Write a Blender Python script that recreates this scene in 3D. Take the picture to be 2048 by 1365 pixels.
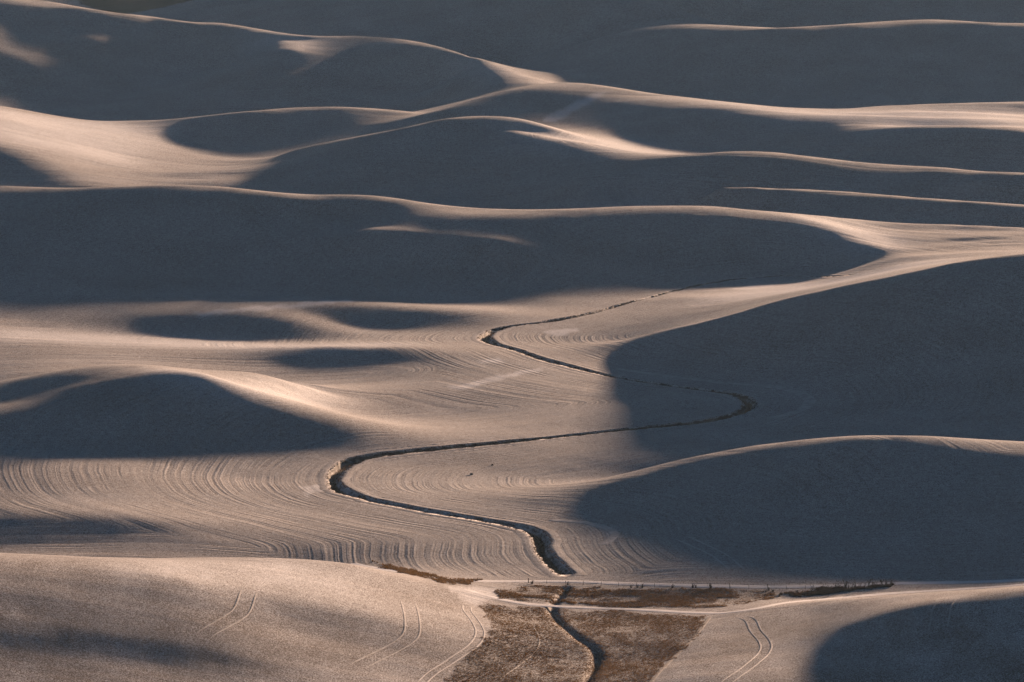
# Snow-dusted rolling farmland seen through a long lens from a high viewpoint, low sun behind the hills.
import bpy, math, random, zlib, base64
import numpy as np
from mathutils import Vector

for o in list(bpy.data.objects): bpy.data.objects.remove(o)
scene = bpy.context.scene
R = math.radians
# ------------------------------------------------------------------ camera
CAM_Z, FPX, PITCH = 250.0, 11390.0, R(6.0)
cam_data = bpy.data.cameras.new('camera'); cam = bpy.data.objects.new('camera', cam_data)
scene.collection.objects.link(cam); scene.camera = cam
cam_data.sensor_width = 36.0; cam_data.lens = 36.0*FPX/2048.0
cam_data.clip_start = 1.0; cam_data.clip_end = 60000.0
cam.location = (0, 0, CAM_Z); cam.rotation_euler = (R(90)-PITCH, 0, 0)
# ------------------------------------------------------------------ sky, sun, exposure
SUN_AZ, SUN_EL = R(26.0), R(7.0)
SUN_STRENGTH, SKY_STRENGTH, EXPOSURE = 5.0, 0.02, 1.75
world = bpy.data.worlds.new('World'); scene.world = world; world.use_nodes = True
wt = world.node_tree; wt.nodes.clear()
wo = wt.nodes.new('ShaderNodeOutputWorld'); bg = wt.nodes.new('ShaderNodeBackground'); sky = wt.nodes.new('ShaderNodeTexSky')
sky.sky_type = 'NISHITA'; sky.sun_disc = False; sky.sun_elevation = SUN_EL; sky.sun_rotation = SUN_AZ
sky.altitude = 900; sky.air_density = 1.0; sky.dust_density = 0.2; sky.ozone_density = 3.0
bg.inputs['Strength'].default_value = SKY_STRENGTH
wt.links.new(sky.outputs[0], bg.inputs[0]); wt.links.new(bg.outputs[0], wo.inputs[0])
sun_data = bpy.data.lights.new('sun', 'SUN'); sun = bpy.data.objects.new('sun', sun_data); scene.collection.objects.link(sun)
sun_data.energy = SUN_STRENGTH; sun_data.angle = R(1.5); sun_data.color = (1.0, 0.67, 0.46)
SUN_DIR = Vector((math.sin(SUN_AZ)*math.cos(SUN_EL), math.cos(SUN_AZ)*math.cos(SUN_EL), math.sin(SUN_EL)))
sun.rotation_euler = SUN_DIR.to_track_quat('Z', 'Y').to_euler()
scene.view_settings.view_transform = 'Standard'; scene.view_settings.look = 'None'
scene.view_settings.exposure = EXPOSURE; scene.view_settings.gamma = 1.0; scene.view_settings.use_curve_mapping = False
scene.render.engine = 'CYCLES'
scene.cycles.max_bounces = 4; scene.cycles.diffuse_bounces = 2; scene.cycles.volume_bounces = 0

rng = np.random.default_rng(7); random.seed(7)
# ------------------------------------------------------------------ the land as read off the photo: (x, row) in photo pixels, heights in metres
GULLY_PX = [(1700,550),(1600,553),(1500,557),(1420,567),(1350,582),(1290,598),(1230,614),(1160,632),(1090,645),(1030,652),(990,661),(970,674),(985,687),(1030,700),(1080,717),(1140,733),(1220,752),(1300,766),(1380,777),(1450,786),(1488,796),(1500,810),(1480,826),(1430,839),(1360,849),(1240,861),(1100,876),(950,891),(820,904),(740,914),(700,925),(675,943),(668,963),(686,982),(730,997),(800,1012),(870,1025),(950,1038),(1020,1050),(1064,1062),(1082,1079),(1085,1100),(1105,1125),(1137,1153)]
SOFT_S, SOFT_T = .0, .62
BROWS = {
'C':[(330,32,43,3),(420,18,47,4),(520,5,53,4),(600,-8,60,4)],
'P':[(1130, 968, 1.0, 0), (1200, 958, 4.0, 6), (1300, 935, 9.5, 7), (1360, 920, 12.0, 7), (1440, 904, 14.5, 8), (1520, 890, 17.0, 8), (1600, 880, 19.0, 8), (1680, 873, 21.0, 8), (1750, 871, 22.8, 9), (1850, 872, 24.0, 14), (1950, 878, 23.0, 26), (2048, 884, 21.5, 24), (2200, 890, 20.0, 20)],
'Q':[(1250,680,5,3),(1300,668,8,3),(1330,660,10,3),(1400,645,14,3),(1480,625,19,3),(1560,600,24,3),(1660,577,29.5,3),(1740,560,34,3),(1820,545,38,3),(1900,527,42,3),(1980,515,44.5,3),(2048,508,46,3),(2200,490,50,3)],
'G':[(-120, 368, 40.0, 6), (0, 372, 39.76, 6), (130, 377, 39.5, 6), (200, 374, 40.0, 6), (340, 370, 41.0, 6), (450, 374, 40.5, 8), (500, 380, 39.59, 10), (560, 387, 38.5, 12), (620, 390, 38.25, 15), (680, 390, 38.0, 17), (740, 391, 37.5, 14), (800, 398, 36.2, 14), (860, 408, 34.5, 14), (920, 415, 33.3, 12), (980, 418, 32.8, 8), (1040, 420, 33.0, 6), (1100, 420, 33.0, 5), (1160, 417, 33.0, 4), (1230, 414, 32.75, 4), (1300, 412, 32.5, 4), (1400, 412, 31.5, 4), (1450, 415, 30.25, 5), (1500, 420, 29.0, 10), (1560, 425, 26.5, 18), (1640, 432, 23.5, 28), (1720, 440, 20.5, 50), (1780, 446, 19.0, 60), (1840, 449, 18.5, 60), (1920, 450, 18.5, 55), (2048, 456, 18.5, 45), (2200, 470, 18.0, 40)],
'J':[(1430, 376, 26.0, 5), (1500, 376, 26.0, 5), (1600, 379, 26.0, 5), (1700, 384, 25.5, 6), (1800, 393, 24.8, 7), (1900, 400, 24.0, 8), (2048, 410, 22.0, 10), (2200, 420, 21.0, 10)],
'I':[(1380, 308, 33.0, 3), (1400, 308, 33.29, 6), (1450, 304, 34.0, 8), (1500, 303, 34.5, 10), (1560, 306, 34.0, 14), (1640, 316, 32.0, 12), (1720, 325, 30.0, 10), (1800, 331, 29.0, 6), (1880, 335, 29.0, 10), (1960, 343, 28.0, 18), (2048, 346, 28.0, 24), (2200, 352, 28.0, 24)],
'F':[(590,300,22,3),(650,285,27,4),(720,272,32,4),(800,258,37,3),(860,243,40,3),(900,236,42,4),(960,232,43,6),(1000,233,43,16),(1040,237,42,24),(1080,247,40,30),(1120,261,37,30)],
'E':[(-120, 200, 25.0, 30), (0, 212, 23.0, 30), (50, 220, 22.0, 30), (100, 230, 21.0, 30), (150, 238, 20.0, 30), (200, 243, 19.5, 30), (270, 242, 20.5, 20), (330, 240, 22.0, 8), (400, 233, 25.0, 6), (470, 225, 27.5, 6), (540, 219, 29.0, 5), (610, 215, 30.0, 5), (680, 214, 30.5, 5), (740, 217, 29.5, 6), (800, 221, 28.5, 4), (850, 228, 28.0, 2)],
'H':[(850,228,31,0),(900,215,34,0),(960,195,38,0),(1020,178,41,0),(1080,168,43,2),(1130,165,44,4),(1180,168,44,8),(1240,178,42,12),(1300,187,40,13),(1400,198,38,18),(1480,207,36,17),(1560,215,34.5,17),(1640,218,33,22),(1700,218,33,29),(1750,213,33.5,40),(1850,209,34,50),(1950,206,34,55),(2048,204,34,55),(2200,200,34,55)],
'B':[(-120, -14, 72.0, 8), (0, -3, 70.0, 8), (90, 2, 67.0, 8), (160, 14, 64.0, 8), (235, 27, 60.0, 5), (300, 33, 57.0, 6), (380, 45, 54.0, 3), (430, 46, 53.0, 2), (460, 48, 52.5, 8), (500, 55, 51.83, 20), (550, 64, 51.0, 30), (600, 71, 50.44, 45), (640, 73, 50.0, 30), (660, 73, 50.0, 3), (720, 72, 50.0, 3), (790, 77, 49.5, 5), (850, 86, 48.0, 10), (900, 100, 46.0, 16), (960, 118, 43.0, 22), (1020, 140, 39.0, 22), (1070, 165, 35.0, 4)],
'K':[(1380, 48, 57.0, 0), (1430, 50, 58.0, 4), (1480, 53, 58.45, 5), (1540, 57, 59.0, 4), (1600, 54, 59.75, 4), (1660, 51, 60.5, 4), (1740, 45, 61.5, 4), (1800, 41, 62.25, 4), (1860, 39, 63.0, 4), (1920, 42, 62.68, 5), (1980, 46, 62.36, 5), (2048, 47, 62.0, 3), (2200, 45, 62.0, 3)],
'L':[(-120, 790, 7.0, 2), (0, 762, 12.0, 2), (60, 753, 14.0, 2), (120, 741, 16.5, 2), (180, 732, 19.0, 3), (230, 728, 20.3, 24), (280, 730, 19.3, 24), (340, 736, 16.8, 28), (400, 744, 14.0, 35), (460, 752, 11.2, 40), (520, 758, 8.8, 45), (580, 764, 6.9, 50), (640, 770, 5.6, 50)],
'M':[(-120,1105,14,60),(0,1112,13,60),(100,1115,12.5,60),(200,1118,12,60),(300,1117,12,60),(400,1115,12,60),(500,1115,12,60),(600,1118,11,60),(680,1125,9.5,50),(740,1135,7.5,40),(800,1150,5,30)],
'N':[(1600, 1205, 2.5, 30), (1700, 1197, 5.0, 30), (1800, 1190, 8.0, 30), (1950, 1180, 13.5, 25), (2048, 1172, 17.0, 20), (2200, 1160, 20.0, 20)],
}
# visible floor anchors (x,row,z,weight)
FLOOR = [(x, r, None, 1.0) for x, r in GULLY_PX]
# extra visible anchors
FLOOR +=  [
 # behind P / foot of Q (floor in shadow)
 (1600,800,None,1),(1700,850,None,.6),(1600,860,None,.6),(2000,870,4,.3),(1300,900,None,1),(1150,930,None,.6),(1500,870,None,1),
 (1350,720,None,1),(1500,760,None,1),
 # foot of P / road
 (1300,1160,0,1),(1500,1168,0,1),(1700,1170,0,1),(1900,1168,0.5,1),(2048,1165,1,1),(1000,1163,0,1),(900,1150,0,1),(1200,1130,0,1),
 # left flats
 (100,930,3,.5),(300,940,2,.5),(500,960,1,1),(600,1000,1,1),(100,1000,3,.5),(400,1040,1.5,.5),(700,1080,0.5,1),(900,1090,0,1),(500,1100,1,.5),(200,1105,1,.5),(0,1105,1,.5),
 # flats between L and G
 (0,740,5,.5),(400,735,4,.5),(800,740,3,1),(900,780,3,1),(900,850,2.5,1),(750,850,3,.6),(1100,820,2.5,1),
 (100,620,7,.5),(300,606,7,.5),(500,600,7,1),(700,600,7,1),(900,610,6.5,1),(1100,600,6.5,1),(900,580,8,.5),(1200,575,7.5,.5),(600,575,9,.4),(300,585,9,.4),
 # bottom
 (1000,1230,-.5,1),(1300,1240,-.5,1),(1100,1320,-1,1),(1300,1330,-1,1),(1450,1280,0,1),(1550,1330,1,1),(900,1365,0,1),
 (1100,1190,-.3,1),(1400,1200,-.3,1),(1600,1185,0,1),
 # left plain E
 (200,360,11,.5),(330,350,11,.5),(440,345,12,.5),(560,310,14,.5),(200,320,14,.3),(400,305,15,.5),
]
FLOOR += [(700,330,24,1),(800,330,24,1),(900,330,24,1),(1000,335,23.5,1),(600,350,18,.6),(700,388,12.3,1),(800,390,12.3,1),(900,400,11,1),(1000,405,10.5,1),(1100,370,20,1),(1150,360,23,1),(1250,360,23.7,1),(1350,370,22,.8),(700,300,28,.6),(800,290,31.7,1),(900,290,31.7,1),(1000,290,31.7,1),(900,262,37,1),(1000,270,36,1),
 (450,150,25,1),(600,150,33,1),(560,90,46.5,1.2),(610,110,42.5,1.2),(750,150,30,1),(850,160,28,1),(900,190,20,1),(950,175,22.5,1),(300,130,31,1),(300,180,18.5,.8),(300,50,52.2,1.2),(300,80,43.9,1),(400,62,48.8,1.2),(400,90,41.1,1),(200,45,55.4,1.2),(200,80,45.8,.8),(1750,232,35.2,1.3),(1850,235,35.2,1.3),(1950,235,35.3,1.3),(1650,227,35.3,1.3),
 (1400,215,40.5,1.3),(1500,225,38.5,1.3),(1600,235,37,1.3),(1700,247,36,1.3),(1800,258,36,1.3),(1900,262,36,1.3),(2048,262,36,1.3),
 (1560,440,26.2,1),(1620,455,23.5,1.3),(1680,475,19.5,1.3),(1720,490,17,1.3),(1770,515,13.8,1.3),(1850,480,17.5,1),(1950,480,17.5,1),(1900,510,15,1),(1650,560,8.5,1),(1560,572,8,1),(1450,595,7.5,1)]
FLOOR += [(560,430,31.5,1),(640,430,31,1),(690,440,29,1),(600,470,25.4,1),(680,470,25,1),(640,520,16.5,.8),(1760,470,19,1.3),(1800,470,18.5,1.3),(1850,465,18.2,1.3)]
FLOOR += [(740,456,29.8,1.6),(800,458,29.2,1.6),(860,462,28.5,1.6),(920,468,27.7,1.6),(1000,478,26.0,1.6),(750,520,18.3,.8),(850,525,17,.8),(950,530,15.5,.8)]
LEDGE = [(725,456),(800,459),(900,467),(1000,478)]
# anchors for hidden valleys and for unseen hills that cast shade (x px, distance, z, weight)
HIDDEN = []
def hid(x0,x1,st,d,z,w):
    for x in range(x0,x1,st): HIDDEN.append((x,d,z,w))
hid(0,500,100,2980,12,.6); hid(500,1000,100,2930,12,.6); hid(1000,1450,100,2900,14,.6)
hid(1600,2100,100,2775,15,.6); hid(1500,2100,100,2905,20,.6); hid(1450,2100,100,3100,19,.6)
hid(1500,2100,100,3570,20,.6); hid(100,900,100,3640,13,.5); hid(900,1000,100,3300,25,.5)
hid(-100,330,100,4150,40,.3); hid(400,600,100,4080,36,.5)
hid(1450,2100,100,4120,42,.6)
hid(1150,1450,100,3660,23,.6); hid(1150,1450,100,3900,56,.6); hid(1150,1450,100,4050,75,.5); hid(1300,1450,50,4250,98,.5); HIDDEN += [(1150,4200,97,1),(1220,4200,98,1),(1060,4200,84,1),(960,4200,72,1),(1340,4200,92,.6)]
hid(650,1050,100,4010,40,.5); hid(650,950,100,4200,62,.5); hid(650,1050,100,4400,88,.5)
hid(1450,1650,100,4450,104,.8); hid(1650,2150,100,4450,134,1.2); hid(2150,2350,100,4450,110,.6); hid(-100,330,100,4500,44,.3)  # far hills out of view, raised so their shadow covers the top
hid(0,2500,200,5000,80,.2); hid(0,2500,200,5500,70,.2)
hid(1300,2100,100,1960,5,.7); hid(0,400,100,2180,6,.5);
hid(0,700,100,1760,2,.6); hid(1700,2100,100,1690,.5,.5)
hid(-100,1500,200,1400,0,.3); hid(1500,2300,200,1400,-2,.3)
for x in range(2300,3200,150):
    for d_,z_ in ((1700,10),(1850,22),(1960,8),(2280,48),(2450,24),(2735,18),(2775,15),(2815,22),(2905,19),(2960,28),(3100,20),(3440,34),(3570,20),(3850,62),(4120,44),(4450,104)): HIDDEN.append((x,d_,z_,.5))
# lit polygons in the upper zone (default there: shadow face), D = desired rise toward sun
LIT = [
 ([(1425,1245),(1520,1225),(1600,1215),(1640,1232),(1600,1290),(1560,1345),(1400,1355)],0),
 ([(480,56),(500,55),(550,64),(600,71),(645,75),(645,88),(640,100),(625,115),(605,120),(590,112),(550,95),(520,77)],-.10),
 ([(850,86),(900,100),(960,118),(1020,140),(1070,163),(1075,168),(1000,168),(962,162),(985,155),(985,147),(950,130),(900,115),(850,96)],-.10),
 ([(-40,40),(30,50),(30,92),(90,115),(115,132),(75,130),(40,118),(-40,95)],0),
 ([(-40,205),(0,212),(50,220),(100,230),(150,238),(200,243),(270,242),(330,240),(345,248),(330,258),(328,268),(345,278),(370,290),(420,300),(480,302),(540,303),(590,300),(560,318),(520,342),(490,356),(455,370),(340,369),(200,373),(150,376),(130,350),(80,325),(30,300),(-40,280)],-.08),
 ([(960,232),(1000,233),(1040,237),(1080,247),(1130,263),(1180,266),(1230,270),(1270,282),(1330,300),(1380,308),(1300,311),(1220,306),(1150,298),(1090,285),(1040,270),(1000,253)],-.12),
 ([(1200,173),(1300,187),(1400,198),(1480,207),(1560,215),(1640,218),(1700,218),(1750,213),(1850,209),(1950,206),(2100,204),(2100,262),(1960,262),(1880,262),(1800,258),(1700,247),(1600,235),(1500,225),(1400,215),(1300,197)],-.10),
 ([(1480,420),(1560,425),(1640,432),(1720,440),(1780,446),(1840,449),(1920,450),(2000,452),(2100,457),(2100,500),(1980,515),(1900,527),(1820,545),(1760,545),(1790,528),(1780,518),(1750,503),(1720,488),(1680,473),(1620,453),(1560,438)],-.08),
]
# shadow polygons in the lower zone (default lit). kind F=face, C=cast on floor, S=soft (D=0.1)
SHADE = [
 ([(-40,380),(130,385),(340,378),(450,384),(560,400),(680,410),(800,414),(920,428),(1040,427),(1300,417),(1450,421),(1500,430),(1560,442),(1620,457),(1680,477),(1720,492),(1750,507),(1780,522),(1700,530),(1400,520),(1000,560),(600,570),(-40,590)],'F'),
 ([(1780,522),(1790,530),(1740,545),(1700,548),(1560,556),(1450,560),(1350,580),(1250,600),(1200,605),(1130,612),(1050,612),(950,615),(850,614),(750,605),(700,597),(550,600),(400,600),(300,603),(200,613),(100,620),(-40,634),(-40,590),(600,570),(1000,560),(1400,520),(1700,530)],'C'),
 ([(285,640),(330,632),(450,632),(530,637),(600,650),(640,665),(620,676),(540,680),(420,680),(330,675),(280,662)],'U'),
 ([(640,622),(700,618),(800,622),(900,628),(960,632),(900,650),(820,657),(740,655),(680,648),(645,635)],'U'),
 ([(540,715),(620,700),(700,695),(780,698),(830,712),(850,725),(760,729),(640,728),(540,724)],'U'),
 ([(-40,775),(80,758),(150,742),(220,735),(240,737),(200,750),(120,775),(60,790),(-40,808)],'F'),
 ([(-40,850),(30,828),(80,805),(150,790),(220,770),(280,755),(330,760),(380,775),(450,790),(520,810),(580,825),(640,838),(700,850),(712,862),(690,870),(500,880),(300,875),(-40,875)],'F'),
 ([(-40,875),(300,875),(500,880),(690,870),(690,880),(640,892),(560,905),(500,907),(420,900),(330,899),(200,900),(-40,900)],'C'),
 ([(2100,503),(1980,518),(1900,530),(1820,548),(1740,563),(1660,580),(1560,603),(1480,628),(1400,648),(1330,663),(1300,672),(1350,690),(1500,720),(1700,760),(2100,800)],'F'),
 ([(1300,672),(1240,685),(1215,692),(1205,705),(1215,720),(1205,740),(1215,770),(1230,800),(1250,820),(1245,845),(1235,865),(1240,880),(1215,900),(1230,915),(1330,928),(1440,904),(1600,880),(1750,871),(2100,886),(2100,800),(1700,760),(1500,720),(1350,690)],'C'),
 ([(1330,935),(1440,912),(1520,899),(1600,889),(1750,881),(1850,887),(1950,905),(2100,910),(2100,1100),(1700,1100),(1400,1050),(1220,1000),(1200,975),(1260,958)],'F'),
 ([(1200,972),(1150,1000),(1125,1020),(1120,1045),(1150,1065),(1230,1090),(1320,1110),(1400,1130),(1450,1150),(1490,1166),(2100,1166),(2100,1100),(1700,1100),(1400,1050),(1220,1000)],'C'),
 ([(-40,1035),(150,1040),(280,1055),(350,1060),(300,1080),(150,1090),(-40,1100)],'S'),
 ([(-40,1185),(150,1190),(330,1195),(330,1212),(150,1222),(-40,1212)],'T'),
 ([(-40,1270),(100,1262),(300,1275),(460,1300),(500,1325),(380,1330),(200,1310),(-40,1290)],'S'),
 ([(560,1215),(760,1235),(700,1255),(560,1240)],'T'),
 ([(2100,1192),(1900,1212),(1750,1237),(1650,1267),(1620,1300),(1600,1340),(1640,1390),(2100,1390)],'F'),
 ([(1570,1195),(1700,1185),(1900,1176),(2100,1168),(2100,1172),(1900,1182),(1700,1197),(1600,1205)],'C'),
]
GLOW = [
 ([(590,628),(640,643),(700,662)],6,-.02),
 ([(0,822),(100,792),(200,762),(255,748)],6,.03), # polylines with half width px, D
 ([(420,752),(520,770),(620,787)],14,-.27),
 ([(0,665),(300,677),(500,690),(650,691),(800,690)],6,-.05),
 ([(380,1145),(500,1150),(700,1165)],22,-.11),
 ([(1000,240),(1100,265),(1250,295)],8,-.15),
 ([(1500,222),(1750,240),(1950,240)],10,-.12),
 ([(1600,440),(1700,465),(1780,490)],10,-.15),
 ([(560,80),(620,95)],10,-.10),
 ([(930,122),(1030,150)],7,-.12),
 ([(0,225),(100,245)],12,-.13),
 ([(150,300),(250,320)],10,-.12),
 ([(1350,590),(1560,575)],8,-.05),
 ([(1560,1208),(1900,1190)],8,-.08),
]

# hidden gaps behind crests: name -> list of (xmin,xmax,d_end)
BEHIND = {'G':[(-120,1000,2930),(1000,1480,2890),(1480,2100,2768)],'J':[(1500,2100,2900)],'I':[(1450,2100,3090)],'H':[(1150,1450,3650),(1450,2100,3560)],
'E':[(-120,820,3640)],'B':[(400,700,4060),(700,1000,4000)],'K':[(1450,2100,4120)],'P':[(1300,2100,1950)],'L':[(-120,330,2150)],'M':[(-120,600,1740)],'F':[(620,900,3290)]}
# ------------------------------------------------------------------ solving the land: a smooth sheet through the brows, feet and creek line,
# steep or gentle enough to be shaded or lit by the low sun where the photo shows shade or light
TAN_E = math.tan(SUN_EL); SX, SY = math.sin(SUN_AZ), math.cos(SUN_AZ)
A0, A1, L0, L1 = -.125, .19, math.log(1350.0), math.log(5700.0)
def pix_ray(px, py):
    cx = (np.asarray(px, float)-1024)/FPX; cy = -(np.asarray(py, float)-682.5)/FPX
    dy = math.cos(PITCH)+cy*math.sin(PITCH); dz = -math.sin(PITCH)+cy*math.cos(PITCH)
    return cx/dy, -dz/dy
def inside(poly, x, y):
    c = np.zeros(x.shape, bool); n = len(poly); j = n-1
    for i in range(n):
        xi, yi = poly[i]; xj, yj = poly[j]
        if yi != yj: c ^= ((yi > y) != (yj > y)) & (x < (xj-xi)*(y-yi)/(yj-yi)+xi)
        j = i
    return c
def stroke_dist(pl, X, Y):
    best = np.full(X.shape, 1e9)
    for (x0, y0), (x1, y1) in zip(pl[:-1], pl[1:]):
        dx, dy = x1-x0, y1-y0; t = np.clip(((X-x0)*dx+(Y-y0)*dy)/(dx*dx+dy*dy+1e-9), 0, 1)
        best = np.minimum(best, np.hypot(X-x0-t*dx, Y-y0-t*dy))
    return best
FACE_ROWS = 10
def light_chart():
    X, Rr = np.meshgrid(np.arange(-36, 2088, 8.), np.arange(2, 1365, 4.))
    lab = np.full(X.shape, 'L'); dt = np.zeros(X.shape); w = np.full(X.shape, .15)
    g = BROWS['G']; lab[Rr < np.interp(X, [p[0] for p in g], [p[1] for p in g])] = 'F'
    for pl, d in LIT:
        m = inside(pl, X, Rr); lab[m] = 'L'; dt[m] = d; w[m] = 1.
    for pl, k in SHADE: lab[inside(pl, X, Rr)] = k
    run = np.zeros(X.shape[1])
    for k in range(X.shape[0]):
        f = lab[k] == 'F'; run = np.where(f, run+1, 0); lab[k] = np.where(f & ((run > FACE_ROWS) | (run < 4)), 'C', lab[k])
    for name, c in BROWS.items():
        cx = [p[0] for p in c]; cr = np.interp(X, cx, [p[1] for p in c], left=np.nan, right=np.nan); ct = np.interp(X, cx, [p[3] for p in c])
        if name in 'BEHKFIJGP': lab[(Rr >= cr) & (Rr < cr+ct) & (ct < 29)] = 'R'
    for pl, hw, d in GLOW:
        m = (stroke_dist(pl, X, Rr) < hw) & (lab != 'F') & (lab != 'C'); lab[m] = 'L'; dt[m] = d; w[m] = 1.3 if d > -.2 else 1.8
    dark = (lab == 'F') | (lab == 'C'); edge = dark.copy()
    for k in range(1, 4):
        for ax in (0, 1): edge |= np.roll(dark, k, ax) | np.roll(dark, -k, ax)
    w = np.where(edge & (w > .2), w*.25, w)
    lab[stroke_dist(LEDGE, X, Rr) < 5] = 'R'
    return X, Rr, lab, dt, w
class Net:
    def __init__(s, na, nl):
        s.na, s.nl = na, nl; s.a = np.linspace(A0, A1, na); s.l = np.linspace(L0, L1, nl); s.y = np.exp(s.l); s.da = s.a[1]-s.a[0]; s.dl = s.l[1]-s.l[0]
    def cell(s, a, d):
        fa = np.clip((a-A0)/s.da, 0, s.na-1.001); fl = np.clip((np.log(d)-L0)/s.dl, 0, s.nl-1.001); i = fa.astype(int); j = fl.astype(int); k = j*s.na+i
        return np.stack([k, k+1, k+s.na, k+s.na+1], -1), fa-i, fl-j
    def hrow(s, a, d):
        k, u, v = s.cell(a, d); return k, np.stack([(1-u)*(1-v), u*(1-v), (1-u)*v, u*v], -1)
    def grow(s, a, d, gx, gy):
        k, u, v = s.cell(a, d); za = np.stack([-(1-v), (1-v), -v, v], -1)/s.da; zl = np.stack([-(1-u), -u, (1-u), u], -1)/s.dl
        gx = np.broadcast_to(gx, np.shape(a))[..., None]; a_ = np.asarray(a)[..., None]
        return k, (gx*za+gy*(zl-a_*za))/np.asarray(d)[..., None]
    def height(s, z, a, d):
        k, c = s.hrow(a, d); return (z[k]*c).sum(-1)
class Stiff:
    """thin-plate stiffness on the net, by slices"""
    def __init__(s, g, w):
        s.g = g; y = g.y[:, None]; hx = y*g.da; hy = y*g.dl; sc = np.sqrt(hx*hy)*14*w
        s.cyy = (sc/hy**2)[1:-1]; s.cxx = sc/hx**2; s.cxy = (1.41*sc/(hx*hy))[:-1]
    def normal(s, v):
        Z = v.reshape(s.g.nl, s.g.na); o = np.zeros_like(Z)
        r = s.cyy**2*(Z[:-2]-2*Z[1:-1]+Z[2:]); o[:-2] += r; o[1:-1] -= 2*r; o[2:] += r
        r = s.cxx**2*(Z[:, :-2]-2*Z[:, 1:-1]+Z[:, 2:]); o[:, :-2] += r; o[:, 1:-1] -= 2*r; o[:, 2:] += r
        r = s.cxy**2*(Z[:-1, :-1]-Z[:-1, 1:]-Z[1:, :-1]+Z[1:, 1:]); o[:-1, :-1] += r; o[:-1, 1:] -= r; o[1:, :-1] -= r; o[1:, 1:] += r
        return o.ravel()+1e-4*v
    def diag(s):
        o = np.zeros((s.g.nl, s.g.na)); r = s.cyy**2; o[:-2] += r; o[1:-1] += 4*r; o[2:] += r
        r = s.cxx**2; o[:, :-2] += r; o[:, 1:-1] += 4*r; o[:, 2:] += r; r = s.cxy**2
        o[:-1, :-1] += r; o[:-1, 1:] += r; o[1:, :-1] += r; o[1:, 1:] += r
        return o.ravel()+1e-4
def relax(rows, st, x, iters):
    n = len(x); K8 = []
    I = np.concatenate([i.ravel() for i, c, b in rows]); C = np.concatenate([c.ravel() for i, c, b in rows]); B = np.concatenate([b for i, c, b in rows])
    lens = np.concatenate([np.full(len(i), i.shape[1]) for i, c, b in rows]); starts = np.r_[0, np.cumsum(lens)[:-1]]; rid = np.repeat(np.arange(len(lens)), lens)
    def nrm(v): return np.bincount(I, C*np.add.reduceat(C*v[I], starts)[rid], n)+st.normal(v)
    M = 1/(np.bincount(I, C*C, n)+st.diag())
    r = np.bincount(I, C*B[rid], n)+1e-4*20.-nrm(x); z = M*r; p = z.copy(); rz = r@z; r0 = rz
    for _ in range(iters):
        q = nrm(p); al = rz/(p@q+1e-30); x = x+al*p; r = r-al*q; z = M*r; rn = r@z
        if rn < 1e-8*r0: break
        p = z+rn/rz*p; rz = rn
    return x
def seen(g, z, xs, rs, n=1100):
    yy = np.exp(np.linspace(math.log(1380), math.log(5650), n)); Yg = np.repeat(yy[:, None], len(xs), 1)
    a = np.broadcast_to((xs-1024)/FPX*math.cos(PITCH), Yg.shape); t = (CAM_Z-g.height(z, a, Yg))/Yg
    T = (CAM_Z-g.height(z, (xs-1024)/FPX*(math.cos(PITCH)+t*math.sin(PITCH)), Yg))/Yg
    mn = np.minimum.accumulate(T, 0); tr = pix_ray(1024, rs)[1]; out = np.full((len(rs), len(xs)), np.nan)
    for c in range(len(xs)):
        k = np.searchsorted(-mn[:, c], -tr); ok = (k < n) & (k > 0); k = np.clip(k, 1, n-1); t0 = mn[k-1, c]; t1 = T[k, c]
        out[:, c] = np.where(ok, yy[k-1]+np.clip((t0-tr)/(t0-t1+1e-12), 0, 1)*(yy[k]-yy[k-1]), np.nan)
    return out
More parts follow.
